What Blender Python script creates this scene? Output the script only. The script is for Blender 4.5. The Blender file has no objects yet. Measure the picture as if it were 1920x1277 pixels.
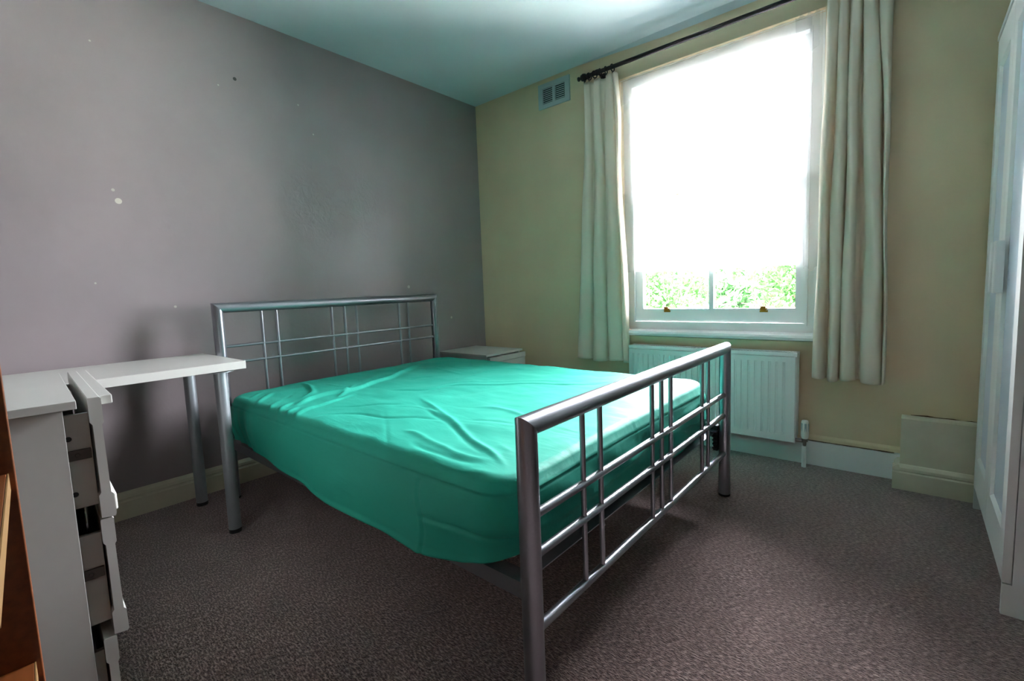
import bpy, bmesh, math, random
import numpy as np
from mathutils import Vector, Matrix
PI = math.pi
random.seed(7); rng = np.random.default_rng(7)
S = bpy.context.scene
COL = S.collection

# ------------------------------------------------------------------ camera, sky, exposure
cam = bpy.data.cameras.new('camera'); camo = bpy.data.objects.new('camera', cam); COL.objects.link(camo)
cam.sensor_fit = 'HORIZONTAL'; cam.sensor_width = 36; cam.lens = 877.234 / 1920 * 36
cam.shift_y = -10.38 / 1920; cam.clip_start = .02
camo.location = (2.7875, -2.8971, .996); camo.rotation_euler = (1.4755, .0389, .7055)
S.camera = camo
w = bpy.data.worlds.new('sky'); S.world = w; w.use_nodes = True
bg = w.node_tree.nodes['Background']; bg.inputs[0].default_value = (.925, .925, 1, 1); bg.inputs[1].default_value = 1.0
# overcast sky: three times brighter overhead than at the horizon
_N, _L = w.node_tree.nodes, w.node_tree.links
_tc = _N.new('ShaderNodeTexCoord'); _sx = _N.new('ShaderNodeSeparateXYZ'); _L.new(_tc.outputs['Generated'], _sx.inputs[0])
_mr = _N.new('ShaderNodeMapRange'); _mr.inputs['From Min'].default_value = 0; _mr.inputs['From Max'].default_value = 1
_mr.inputs['To Min'].default_value = 11; _mr.inputs['To Max'].default_value = 33; _L.new(_sx.outputs['Z'], _mr.inputs['Value']); _L.new(_mr.outputs[0], bg.inputs[1])
S.view_settings.view_transform = 'Standard'; S.view_settings.look = 'None'
S.view_settings.gamma = 1; S.view_settings.use_curve_mapping = False
S.view_settings.exposure = 2.58
try:
    S.cycles.max_bounces = 12; S.cycles.diffuse_bounces = 6; S.cycles.transparent_max_bounces = 16
    S.cycles.sample_clamp_indirect = 6.0; S.cycles.caustics_reflective = False
except Exception: pass
sun = bpy.data.lights.new('sun', 'SUN'); sun.energy = 25; sun.angle = .02; sun.color = (1, .95, .86)   # behind the house: lights ground and trees only
suno = bpy.data.objects.new('sun', sun); COL.objects.link(suno); suno.rotation_euler = (math.radians(38), 0, math.radians(-15))
pl = bpy.data.lights.new('window_portal', 'AREA'); pl.shape = 'RECTANGLE'; pl.size = 1.2; pl.size_y = 1.75
pl.cycles.is_portal = True
plo = bpy.data.objects.new('window_portal', pl); COL.objects.link(plo); plo.location = (1.86, .34, 1.5); plo.rotation_euler = (-PI / 2, 0, 0)

# ------------------------------------------------------------------ materials
def new_mat(name):
    m = bpy.data.materials.new(name); m.use_nodes = True
    nt = m.node_tree; return m, nt, nt.nodes, nt.links, nt.nodes['Principled BSDF']
def srgb(r, g, b):
    f = lambda c: (c / 255 / 12.92) if c / 255 <= .04045 else ((c / 255 + .055) / 1.055) ** 2.4
    return (f(r), f(g), f(b), 1)
def mat(name, col, rough=.5, metal=0, nscale=0, namt=0, bscale=0, bstr=0, bdist=.002, coat=0, aniso=None, spec=.5):
    m, nt, N, L, P = new_mat(name)
    P.inputs['Base Color'].default_value = col; P.inputs['Roughness'].default_value = rough
    P.inputs['Metallic'].default_value = metal; P.inputs['Coat Weight'].default_value = coat
    P.inputs['Specular IOR Level'].default_value = spec
    tc = N.new('ShaderNodeTexCoord')
    if nscale:
        n = N.new('ShaderNodeTexNoise'); n.inputs['Scale'].default_value = nscale; n.inputs['Detail'].default_value = 6
        mx = N.new('ShaderNodeMix'); mx.data_type = 'RGBA'; mx.blend_type = 'MULTIPLY'; mx.inputs['Factor'].default_value = 1
        rp = N.new('ShaderNodeMapRange'); rp.inputs['To Min'].default_value = 1 - namt; rp.inputs['To Max'].default_value = 1 + namt
        rp.inputs['From Min'].default_value = .3; rp.inputs['From Max'].default_value = .7
        L.new(tc.outputs['Object'], n.inputs['Vector'] if aniso is None else mapn(N, L, tc, aniso).inputs[0] if False else n.inputs['Vector'])
        if aniso is not None:
            mp = N.new('ShaderNodeMapping'); mp.inputs['Scale'].default_value = aniso
            L.new(tc.outputs['Object'], mp.inputs['Vector']); L.new(mp.outputs[0], n.inputs['Vector'])
        L.new(n.outputs['Fac'], rp.inputs['Value'])
        mx.inputs['A'].default_value = col; L.new(rp.outputs[0], mx.inputs['B']); L.new(mx.outputs['Result'], P.inputs['Base Color'])
    if bscale:
        n = N.new('ShaderNodeTexNoise'); n.inputs['Scale'].default_value = bscale; n.inputs['Detail'].default_value = 5
        b = N.new('ShaderNodeBump'); b.inputs['Strength'].default_value = bstr; b.inputs['Distance'].default_value = bdist
        L.new(tc.outputs['Object'], n.inputs['Vector']); L.new(n.outputs['Fac'], b.inputs['Height']); L.new(b.outputs[0], P.inputs['Normal'])
    return m

def carpet_mat():
    m, nt, N, L, P = new_mat('brown_carpet')
    tc = N.new('ShaderNodeTexCoord')
    n1 = N.new('ShaderNodeTexNoise'); n1.inputs['Scale'].default_value = 135; n1.inputs['Detail'].default_value = 3
    mp = N.new('ShaderNodeMapping'); mp.inputs['Scale'].default_value = (.55, 1.6, 1); mp.inputs['Rotation'].default_value = (0, 0, .2)
    L.new(tc.outputs['Object'], mp.inputs[0]); L.new(mp.outputs[0], n1.inputs['Vector'])
    n2 = N.new('ShaderNodeTexNoise'); n2.inputs['Scale'].default_value = 7; n2.inputs['Detail'].default_value = 5; L.new(tc.outputs['Object'], n2.inputs['Vector'])
    r = N.new('ShaderNodeValToRGB'); e = r.color_ramp.elements
    e[0].position = .36; e[0].color = srgb(48, 35, 33); e[1].position = .64; e[1].color = srgb(166, 144, 137)
    el = e.new(.5); el.color = srgb(96, 77, 73)
    L.new(n1.outputs['Fac'], r.inputs['Fac'])
    mx = N.new('ShaderNodeMix'); mx.data_type = 'RGBA'; mx.blend_type = 'MULTIPLY'; mx.inputs['Factor'].default_value = 1
    mr = N.new('ShaderNodeMapRange'); mr.inputs['From Min'].default_value = .3; mr.inputs['From Max'].default_value = .7
    mr.inputs['To Min'].default_value = .82; mr.inputs['To Max'].default_value = 1.15
    L.new(n2.outputs['Fac'], mr.inputs['Value']); L.new(r.outputs[0], mx.inputs['A']); L.new(mr.outputs[0], mx.inputs['B'])
    L.new(mx.outputs['Result'], P.inputs['Base Color']); P.inputs['Roughness'].default_value = .95
    P.inputs['Specular IOR Level'].default_value = .15
    P.inputs['Sheen Weight'].default_value = 1.0; P.inputs['Sheen Roughness'].default_value = .35; P.inputs['Sheen Tint'].default_value = (.85, .72, .72, 1)
    n3 = N.new('ShaderNodeTexNoise'); n3.inputs['Scale'].default_value = 260; n3.inputs['Detail'].default_value = 2
    L.new(mp.outputs[0], n3.inputs['Vector'])
    b = N.new('ShaderNodeBump'); b.inputs['Strength'].default_value = .8; b.inputs['Distance'].default_value = .006
    L.new(n3.outputs['Fac'], b.inputs['Height']); L.new(b.outputs[0], P.inputs['Normal'])
    return m

def wall_grey_mat():
    """satin mauve-grey paint with a rough replastered patch and small filler dots"""
    m, nt, N, L, P = new_mat('grey_wall_paint')
    base = srgb(151, 141, 142)
    g = N.new('ShaderNodeNewGeometry')
    def dist(c):
        v = N.new('ShaderNodeVectorMath'); v.operation = 'DISTANCE'; v.inputs[1].default_value = c
        L.new(g.outputs['Position'], v.inputs[0]); return v.outputs['Value']
    def less(o, r):
        v = N.new('ShaderNodeMath'); v.operation = 'LESS_THAN'; v.inputs[1].default_value = r; L.new(o, v.inputs[0]); return v.outputs[0]
    n = N.new('ShaderNodeTexNoise'); n.inputs['Scale'].default_value = 2.2; n.inputs['Detail'].default_value = 6; L.new(g.outputs['Position'], n.inputs['Vector'])
    mr = N.new('ShaderNodeMapRange'); mr.inputs['From Min'].default_value = .3; mr.inputs['From Max'].default_value = .7
    mr.inputs['To Min'].default_value = .93; mr.inputs['To Max'].default_value = 1.06; L.new(n.outputs['Fac'], mr.inputs['Value'])
    mx = N.new('ShaderNodeMix'); mx.data_type = 'RGBA'; mx.blend_type = 'MULTIPLY'; mx.inputs['Factor'].default_value = 1
    mx.inputs['A'].default_value = base; L.new(mr.outputs[0], mx.inputs['B']); cur = mx.outputs['Result']
    dots = [((0, -2.385, 1.474), .013, (.62, .59, .52, 1)), ((0, -2.40, 1.522), .0065, (.5, .48, .43, 1)), ((0, -1.837, 2.175), .009, (.04, .04, .04, 1)),
            ((0, -2.42, 2.16), .004, (.5, .48, .43, 1)), ((0, -1.92, 2.12), .004, (.5, .48, .43, 1)), ((0, -1.42, 1.98), .005, (.5, .48, .43, 1)),
            ((0, -1.50, 2.13), .005, (.5, .48, .43, 1)), ((0, -2.21, .98), .006, (.55, .52, .47, 1)), ((0, -.38, .80), .009, (.55, .52, .47, 1)),
            ((0, -.78, 1.05), .011, (.5, .47, .45, 1)), ((0, -2.5, 1.1), .004, (.5, .48, .43, 1))]
    for c, r, colr in dots:
        k = N.new('ShaderNodeMix'); k.data_type = 'RGBA'; L.new(less(dist(c), r), k.inputs['Factor']); L.new(cur, k.inputs['A']); k.inputs['B'].default_value = colr
        cur = k.outputs['Result']
    L.new(cur, P.inputs['Base Color']); P.inputs['Roughness'].default_value = .3; P.inputs['Specular IOR Level'].default_value = .55
    # relief: fine roller texture plus lumpy patch
    f = N.new('ShaderNodeTexNoise'); f.inputs['Scale'].default_value = 60; f.inputs['Detail'].default_value = 3; L.new(g.outputs['Position'], f.inputs['Vector'])
    w1 = N.new('ShaderNodeTexNoise'); w1.inputs['Scale'].default_value = 3; w1.inputs['Detail'].default_value = 4; L.new(g.outputs['Position'], w1.inputs['Vector'])
    lp = N.new('ShaderNodeTexNoise'); lp.inputs['Scale'].default_value = 22; lp.inputs['Detail'].default_value = 6; lp.inputs['Distortion'].default_value = 1.2; L.new(g.outputs['Position'], lp.inputs['Vector'])
    pm = N.new('ShaderNodeMapRange'); pm.inputs['From Min'].default_value = .05; pm.inputs['From Max'].default_value = .36
    pm.inputs['To Min'].default_value = 1; pm.inputs['To Max'].default_value = 0; L.new(dist((0, -1.30, 1.58)), pm.inputs['Value'])
    a = N.new('ShaderNodeMath'); a.operation = 'MULTIPLY'; L.new(pm.outputs[0], a.inputs[0]); L.new(lp.outputs['Fac'], a.inputs[1])
    a2 = N.new('ShaderNodeMath'); a2.operation = 'MULTIPLY'; a2.inputs[1].default_value = 3.2; L.new(a.outputs[0], a2.inputs[0])
    b1 = N.new('ShaderNodeMath'); b1.operation = 'MULTIPLY_ADD'; b1.inputs[1].default_value = .12; L.new(f.outputs['Fac'], b1.inputs[0]); L.new(a2.outputs[0], b1.inputs[2])
    b2 = N.new('ShaderNodeMath'); b2.operation = 'MULTIPLY_ADD'; b2.inputs[1].default_value = 1.6; L.new(w1.outputs['Fac'], b2.inputs[0]); L.new(b1.outputs[0], b2.inputs[2])
    b = N.new('ShaderNodeBump'); b.inputs['Strength'].default_value = .6; b.inputs['Distance'].default_value = .006
    L.new(b2.outputs[0], b.inputs['Height']); L.new(b.outputs[0], P.inputs['Normal'])
    return m

def lace_mat():
    m, nt, N, L, P = new_mat('white_lace')
    out = N['Material Output']; N.remove(P)
    tc = N.new('ShaderNodeTexCoord')
    v = N.new('ShaderNodeTexVoronoi'); v.feature = 'DISTANCE_TO_EDGE'; v.inputs['Scale'].default_value = 55
    ns = N.new('ShaderNodeTexNoise'); ns.inputs['Scale'].default_value = 14; ns.inputs['Detail'].default_value = 3
    mxv = N.new('ShaderNodeMix'); mxv.data_type = 'VECTOR'; mxv.inputs['Factor'].default_value = .06
    L.new(tc.outputs['Object'], ns.inputs['Vector']); L.new(tc.outputs['Object'], mxv.inputs['A']); L.new(ns.outputs['Color'], mxv.inputs['B'])
    L.new(mxv.outputs['Result'], v.inputs['Vector'])
    r = N.new('ShaderNodeMapRange'); r.inputs['From Min'].default_value = .02; r.inputs['From Max'].default_value = .22
    r.inputs['To Min'].default_value = .5; r.inputs['To Max'].default_value = 0; L.new(v.outputs['Distance'], r.inputs['Value'])
    at = N.new('ShaderNodeAttribute'); at.attribute_name = 'density'
    ad = N.new('ShaderNodeMath'); ad.operation = 'MULTIPLY'; L.new(r.outputs[0], ad.inputs[0]); L.new(at.outputs['Fac'], ad.inputs[1])
    ad2 = N.new('ShaderNodeMath'); ad2.operation = 'ADD'; ad2.inputs[1].default_value = .22; ad2.use_clamp = True; L.new(ad.outputs[0], ad2.inputs[0])
    d = N.new('ShaderNodeBsdfDiffuse'); d.inputs['Color'].default_value = (.85, .85, .87, 1)
    t = N.new('ShaderNodeBsdfTranslucent'); t.inputs['Color'].default_value = (.85, .85, .88, 1)
    s1 = N.new('ShaderNodeMixShader'); s1.inputs[0].default_value = .5; L.new(d.outputs[0], s1.inputs[1]); L.new(t.outputs[0], s1.inputs[2])
    tr = N.new('ShaderNodeBsdfTransparent'); s2 = N.new('ShaderNodeMixShader')
    L.new(ad2.outputs[0], s2.inputs[0]); L.new(tr.outputs[0], s2.inputs[1]); L.new(s1.outputs[0], s2.inputs[2]); L.new(s2.outputs[0], out.inputs[0])
    return m

def glass_mat():
    m, nt, N, L, P = new_mat('clear_glass'); out = N['Material Output']; N.remove(P)
    tr = N.new('ShaderNodeBsdfTransparent'); tr.inputs[0].default_value = (.97, .98, .98, 1)
    gl = N.new('ShaderNodeBsdfGlossy'); gl.inputs['Roughness'].default_value = .02
    fr = N.new('ShaderNodeFresnel'); fr.inputs[0].default_value = 1.45; mx = N.new('ShaderNodeMixShader')
    L.new(fr.outputs[0], mx.inputs[0]); L.new(tr.outputs[0], mx.inputs[1]); L.new(gl.outputs[0], mx.inputs[2]); L.new(mx.outputs[0], out.inputs[0])
    return m

def cloth_mat(name, col, transl=.25, scale=900):
    m, nt, N, L, P = new_mat(name); out = N['Material Output']
    P.inputs['Base Color'].default_value = col; P.inputs['Roughness'].default_value = .85; P.inputs['Specular IOR Level'].default_value = .2
    tc = N.new('ShaderNodeTexCoord'); n = N.new('ShaderNodeTexNoise'); n.inputs['Scale'].default_value = scale
    b = N.new('ShaderNodeBump'); b.inputs['Strength'].default_value = .25; b.inputs['Distance'].default_value = .001
    L.new(tc.outputs['Object'], n.inputs['Vector']); L.new(n.outputs['Fac'], b.inputs['Height']); L.new(b.outputs[0], P.inputs['Normal'])
    t = N.new('ShaderNodeBsdfTranslucent'); t.inputs['Color'].default_value = col
    mx = N.new('ShaderNodeMixShader'); mx.inputs[0].default_value = transl
    L.new(P.outputs[0], mx.inputs[1]); L.new(t.outputs[0], mx.inputs[2]); L.new(mx.outputs[0], out.inputs[0])
    return m

def sheet_mat():
    m, nt, N, L, P = new_mat('teal_green_sheet')
    P.inputs['Base Color'].default_value = (.022, .34, .245, 1)
    P.inputs['Roughness'].default_value = .62; P.inputs['Specular IOR Level'].default_value = .22
    tc = N.new('ShaderNodeTexCoord'); mp = N.new('ShaderNodeMapping'); mp.inputs['Scale'].default_value = (4, 11, 8); mp.inputs['Rotation'].default_value = (0, 0, .25)
    n = N.new('ShaderNodeTexNoise'); n.inputs['Scale'].default_value = 1; n.inputs['Detail'].default_value = 5; n.inputs['Distortion'].default_value = .6
    L.new(tc.outputs['Object'], mp.inputs[0]); L.new(mp.outputs[0], n.inputs['Vector'])
    b = N.new('ShaderNodeBump'); b.inputs['Strength'].default_value = .3; b.inputs['Distance'].default_value = .012
    L.new(n.outputs['Fac'], b.inputs['Height']); L.new(b.outputs[0], P.inputs['Normal'])
    return m

M = dict(
    carpet=carpet_mat(), grey_wall=wall_grey_mat(),
    cream_wall=mat('cream_wall_paint', srgb(226, 206, 172), .5, nscale=2.5, namt=.05, bscale=45, bstr=.35, bdist=.003),
    darkened_wall=mat('bounce_cutting_taupe', srgb(104, 92, 86), .7),  # unseen walls, colour darkened to cut light bounced back into the room
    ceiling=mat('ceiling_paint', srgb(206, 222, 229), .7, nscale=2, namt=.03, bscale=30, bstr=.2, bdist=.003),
    gloss=mat('cream_gloss_paint', srgb(210, 203, 180), .35, nscale=9, namt=.05, bscale=25, bstr=.2),
    white_gloss=mat('white_gloss_paint', srgb(242, 243, 243), .25, bscale=20, bstr=.15),
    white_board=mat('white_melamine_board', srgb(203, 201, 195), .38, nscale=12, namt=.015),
    ward=mat('white_foil_board', srgb(232, 234, 232), .35, nscale=10, namt=.01),
    ward_panel=mat('pale_blue_white_panel', srgb(196, 210, 222), .3),
    radiator=mat('radiator_enamel', srgb(240, 242, 241), .28, bscale=30, bstr=.05),
    steel=mat('silver_powder_coat', srgb(150, 152, 158), .3, .85, nscale=300, namt=.03),
    desk_leg=mat('silver_painted_leg', srgb(160, 166, 170), .38, .55),
    plastic=mat('black_plastic', (.012, .012, .013, 1), .5),
    iron=mat('dark_bronze_pole', srgb(44, 32, 34), .45, .3),
    brass=mat('brass', srgb(150, 110, 40), .3, 1),
    chrome=mat('dull_chrome', srgb(150, 146, 140), .3, 1),
    runner=mat('grey_steel_runner', srgb(92, 90, 86), .4, .8),
    wood=mat('orange_pine', srgb(112, 58, 20), .5, nscale=3, namt=.25, aniso=(2, 30, 30)),
    wood_edge=mat('pale_wood_edging', srgb(140, 104, 60), .6),
    slat=mat('birch_slat', srgb(200, 170, 125), .6),
    mattress=mat('white_mattress_ticking', srgb(205, 203, 200), .8),
    vent=mat('grey_green_vent_plastic', srgb(178, 194, 196), .45),
    dark=mat('vent_shade_black', (.01, .01, .01, 1), .9),  # near-black colour stands for the shade inside the vent
    sheet=sheet_mat(), lace=lace_mat(), glass=glass_mat(), curtain=cloth_mat('cream_curtain_cloth', srgb(248, 240, 226), .32),
    crack=mat('exposed_brown_plaster', srgb(92, 66, 44), .9),
    leaf=cloth_mat('green_leaf', (.012, .052, .010, 1), .3, 20), leaf2=cloth_mat('light_green_leaf', (.022, .075, .015, 1), .3, 20),
    bark=mat('tree_bark', srgb(80, 56, 50), .9, nscale=20, namt=.2), bounce_ground=mat('pale_bounce_ground', srgb(190, 190, 182), .9, nscale=3, namt=.1),  # unseen ground, made pale to bounce light up to the ceiling
    brick=mat('outside_render', srgb(190, 180, 165), .8),
    valve=mat('white_valve_plastic', srgb(235, 235, 230), .35),
)

# ------------------------------------------------------------------ helpers
def link(name, me, m, parent=None, smooth=False, loc=None):
    if smooth:
        for p in me.polygons: p.use_smooth = True
    if m is not None and not me.materials: me.materials.append(m)
    o = bpy.data.objects.new(name, me); COL.objects.link(o)
    if parent: o.parent = parent
    if loc is not None: o.location = loc
    return o
def bmo(name, bm, m, parent=None, smooth=False, bevel=0, angle=None):
    me = bpy.data.meshes.new(name)
    bmesh.ops.recalc_face_normals(bm, faces=bm.faces[:])
    if bevel:
        es = [e for e in bm.edges if len(e.link_faces) == 2 and e.calc_face_angle(0) > .6]
        bmesh.ops.bevel(bm, geom=es, offset=bevel, segments=2, affect='EDGES', profile=.5, clamp_overlap=True)
    bm.to_mesh(me); bm.free()
    if angle is not None:
        for p in me.polygons: p.use_smooth = True
        try: me.set_sharp_from_angle(angle=angle)
        except Exception: pass
    return link(name, me, m, parent, smooth)
def box(bm, x0, x1, y0, y1, z0, z1):
    vs = [bm.verts.new((x, y, z)) for x in (x0, x1) for y in (y0, y1) for z in (z0, z1)]
    for f in ((0, 1, 3, 2), (4, 6, 7, 5), (0, 4, 5, 1), (2, 3, 7, 6), (0, 2, 6, 4), (1, 5, 7, 3)):
        bm.faces.new([vs[i] for i in f])
    return vs
def bx(name, m, parent, *a, bevel=.0015, kind=None):
    bm = bmesh.new(); box(bm, *a); o = bmo(name, bm, m, parent, bevel=bevel)
    if kind: o['kind'] = kind
    return o
def prism(bm, prof, a0, a1, axis='x'):
    """extrude a 2-D profile (list of (u, v)) along an axis; for x: u=y, v=z; for y: u=x, v=z; for z: u=x, v=y"""
    def P(a, u, v): return {'x': (a, u, v), 'y': (u, a, v), 'z': (u, v, a)}[axis]
    A = [bm.verts.new(P(a0, *q)) for q in prof]; B = [bm.verts.new(P(a1, *q)) for q in prof]
    n = len(prof)
    for i in range(n): bm.faces.new((A[i], A[(i + 1) % n], B[(i + 1) % n], B[i]))
    bm.faces.new(A); bm.faces.new(B)
def tube(bm, p0, p1, r, seg=24, m0=None, m1=None, r1=None):
    """tube p0->p1; m0/m1 = optional mitre plane normals at the ends"""
    p0, p1 = Vector(p0), Vector(p1); d = (p1 - p0).normalized()
    u = d.orthogonal().normalized(); v = d.cross(u)
    rings = []
    for p, mn, rr in ((p0, m0, r), (p1, m1, r if r1 is None else r1)):
        ring = []
        for i in range(seg):
            a = 2 * PI * i / seg; q = p + rr * (math.cos(a) * u + math.sin(a) * v)
            if mn is not None:
                mn_ = Vector(mn); q = q - d * ((q - p).dot(mn_) / d.dot(mn_))
            ring.append(bm.verts.new(q))
        rings.append(ring)
    for i in range(seg):
        bm.faces.new((rings[0][i], rings[0][(i + 1) % seg], rings[1][(i + 1) % seg], rings[1][i]))
    bm.faces.new(rings[0]); bm.faces.new(rings[1])
def lathe(bm, prof, c, axis='z', seg=24):
    """prof list of (r, a) along the axis"""
    c = Vector(c); rings = []
    for r, a in prof:
        ring = []
        for i in range(seg):
            t = 2 * PI * i / seg; u, v = r * math.cos(t), r * math.sin(t)
            ring.append(bm.verts.new(c + Vector({'z': (u, v, a), 'x': (a, u, v), 'y': (u, a, v)}[axis])))
        rings.append(ring)
    for A, B in zip(rings, rings[1:]):
        for i in range(seg): bm.faces.new((A[i], A[(i + 1) % seg], B[(i + 1) % seg], B[i]))
    bm.faces.new(rings[0]); bm.faces.new(rings[-1])
def tb(name, m, parent, p0, p1, r, seg=24, **k):
    bm = bmesh.new(); tube(bm, p0, p1, r, seg, **k); return bmo(name, bm, m, parent, angle=.7)
def thing(name, label, cat, loc=(0, 0, 0), group=None):
    o = bpy.data.objects.new(name, None); COL.objects.link(o); o.empty_display_size = .1
    o.location = loc; o['label'] = label; o['category'] = cat
    if group: o['group'] = group
    return o
def tag(o, label, cat, group=None, kind=None):
    if label: o['label'] = label
    if cat: o['category'] = cat
    if group: o['group'] = group
    if kind: o['kind'] = kind
    return o
def struct(o, label=None):
    o['kind'] = 'structure'
    if label: o['label'] = label
    return o
def rebase(root, loc, turn=0, pivot=None):
    """put the thing's Empty at its base and keep the children where they stand; turn the whole about a pivot"""
    inv = Matrix.Translation(-Vector(loc))
    for c in root.children: c.matrix_parent_inverse = inv
    l = Vector(loc)
    if turn:
        pv = Vector(pivot); l = pv + Matrix.Rotation(turn, 3, 'Z') @ (l - pv)
    root.location = l; root.rotation_euler.z = turn

# ------------------------------------------------------------------ room shell
HC = 2.51; XR = 3.60; YF = -4.2
struct(bx('floor', M['carpet'], None, -.3, XR + .2, YF - .2, .3, -.12, 0, bevel=0), 'mottled brown carpet over the whole floor')
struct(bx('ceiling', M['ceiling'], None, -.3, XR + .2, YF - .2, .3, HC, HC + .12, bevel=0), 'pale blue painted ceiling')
struct(bx('wall_left', M['grey_wall'], None, -.3, 0, YF - .2, .3, 0, HC, bevel=0), 'mauve grey satin wall behind the bed')
struct(bx('wall_right', M['darkened_wall'], None, XR, XR + .2, YF - .2, 0, 0, HC, bevel=0), 'unseen wall behind the wardrobe, darkened to cut bounce light')
struct(bx('wall_front', M['darkened_wall'], None, 0, XR, YF - .2, YF, 0, HC, bevel=0), 'unseen wall facing the window, darkened to cut bounce light')
OX0, OX1, OZ0, OZ1 = 1.30, 2.42, .66, 2.325
bm = bmesh.new()
box(bm, 0, OX0, 0, .3, 0, HC); box(bm, OX1, XR + .2, 0, .3, 0, HC); box(bm, OX0, OX1, 0, .3, 0, OZ0); box(bm, OX0, OX1, 0, .3, OZ1, HC)
struct(bmo('wall_back', bm, M['cream_wall']), 'cream wall around the window')
# left wall skirting with a moulded top
bm = bmesh.new()
prism(bm, [(0, 0), (.024, 0), (.024, .082), (.018, .088), (.018, .094), (.022, .098), (.020, .112), (.008, .124), (0, .126)], YF, 0, 'y')
struct(bmo('baseboard_left', bm, M['gloss']), 'cream moulded skirting under the grey wall')
bm = bmesh.new()
prism(bm, [(0, 0), (-.020, 0), (-.021, .128), (-.016, .131), (0, .131)], .024, 2.77, 'x')
struct(bmo('baseboard_back', bm, M['white_gloss']), 'plain white skirting under the window')
bm = bmesh.new()
prism(bm, [(0, .134), (-.014, .134), (-.012, .150), (0, .162)], 2.36, 2.767, 'x')
struct(bmo('trim_1', bm, M['cream_wall']), 'thin uneven plaster ledge above the white skirting')
# plaster lip where ceiling meets the window wall
bm = bmesh.new()
A = [(1.0, 0, HC), (1.0, -.001, HC), (1.0, 0, HC - .001)]; B = [(1.6, 0, HC), (1.6, -.025, HC), (1.6, 0, HC - .030)]; Cc = [(XR, 0, HC), (XR, -.03, HC), (XR, 0, HC - .035)]
R3 = [[bm.verts.new(p) for p in q] for q in (A, B, Cc)]
for q, r in zip(R3, R3[1:]):
    for i in range(3): bm.faces.new((q[i], q[(i + 1) % 3], r[(i + 1) % 3], r[i]))
bm.faces.new(R3[0]); bm.faces.new(R3[-1])
struct(bmo('trim_2', bm, M['ceiling']), 'plaster lip between ceiling and window wall')
# boxed-in corner at the right with its own skirting and a torn plaster crack
bm = bmesh.new()
prism(bm, [(0, 0), (-.120, 0), (-.120, .333), (-.112, .340), (0, .325)], 2.767, XR, 'x')
bmo_ = bmo('trim_3', bm, M['gloss']); struct(bmo_, 'boxed-in pipe casing with sloping top beside the wardrobe')
bm = bmesh.new()
prism(bm, [(-.120, 0), (-.142, 0), (-.142, .080), (-.136, .086), (-.140, .092), (-.139, .104), (-.128, .116), (-.120, .118)], 2.742, XR, 'x')
o = bmo('trim_4', bm, M['gloss']); struct(o, 'moulded skirting around the pipe casing')
bm = bmesh.new()
prism(bm, [(2.767, 0), (2.742, 0), (2.742, .080), (2.748, .086), (2.744, .092), (2.745, .104), (2.756, .116), (2.767, .118)], -.139, -.02, 'y')
o = bmo('trim_5', bm, M['gloss']); struct(o, 'short moulded skirting return on the side of the pipe casing')
def crack(name, pts, hw, yoff, label):
    bm = bmesh.new(); prev = None
    for i, (x, z) in enumerate(pts):
        h = hw * (.35 + random.random()) if 0 < i < len(pts) - 1 else .0006
        a = bm.verts.new((x, yoff, z + h)); b = bm.verts.new((x, yoff, z - h)); c = bm.verts.new((x, 0.002, z + h)); d = bm.verts.new((x, .002, z - h))
        if prev:
            for q in ((0, 1), (2, 0), (1, 3)):
                bm.faces.new((prev[q[0]], prev[q[1]], (a, b, c, d)[q[1]], (a, b, c, d)[q[0]]))
        prev = (a, b, c, d)
    return struct(bmo(name, bm, M['crack']), label)
crack('trim_6', [(2.80 + .03 * i, .327 - .0005 * i + .0015 * random.uniform(-1, 1)) for i in range(16)], .0040, -.003, 'torn brown plaster crack above the pipe casing')
crack('trim_7', [(2.385 + .024 * i, .133) for i in range(16)], .0016, -.0225, 'dark gap along the top of the white skirting')

# ------------------------------------------------------------------ window
win = thing('window_1', 'white painted sash window with brass lifts behind lace', 'window'); struct(win); del win['category']
W = M['white_gloss']
yf = .050
def frame(name, x0, x1, z0, z1, wl, wr, wb, wt, y0, y1, parent, bev=.002):
    bm = bmesh.new()
    box(bm, x0, x0 + wl, y0, y1, z0, z1); box(bm, x1 - wr, x1, y0, y1, z0, z1)
    box(bm, x0 + wl, x1 - wr, y0, y1, z0, z0 + wb); box(bm, x0 + wl, x1 - wr, y0, y1, z1 - wt, z1)
    return bmo(name, bm, W, parent)
fr = frame('window_frame', OX0, OX1, .700, OZ1, .062, .068, .045, .055, yf, .20, win)
bead = frame('staff_bead', 1.354, 2.360, .742, 2.275, .012, .012, .012, .012, yf - .010, yf + .008, win)
ls = frame('lower_sash', 1.362, 2.352, .752, 1.545, .056, .052, .086, .038, .062, .098, win)
us = frame('upper_sash', 1.362, 2.352, 1.510, 2.272, .056, .052, .036, .060, .102, .136, win)
bx('glazing_bar', W, ls, 1.841, 1.869, .064, .094, .838, 1.507)
bx('glazing_bar', W, us, 1.841, 1.869, .104, .132, 1.546, 2.212)
for par, z0, z1, y in ((ls, .836, 1.508, .082), (us, 1.545, 2.213, .120)):
    for x0, x1 in ((1.416, 1.842), (1.868, 2.302)):
        bx('window_pane', M['glass'], par, x0, x1, y, y + .003, z0, z1, bevel=0)
def sash_lift(x):
    bm = bmesh.new()
    box(bm, x - .021, x + .021, .057, .063, .816, .828)
    prism(bm, [(.063, .826), (.046, .826), (.040, .836), (.042, .850), (.047, .852), (.050, .838), (.063, .836)], x - .014, x + .014, 'x')
    tube(bm, (x - .019, .052, .836), (x + .019, .052, .836), .005, 10)
    o = bmo('sash_lift', bm, M['brass'], ls, bevel=.001); o['label'] = 'small brass sash lift'
sash_lift(1.582); sash_lift(2.146)
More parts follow.
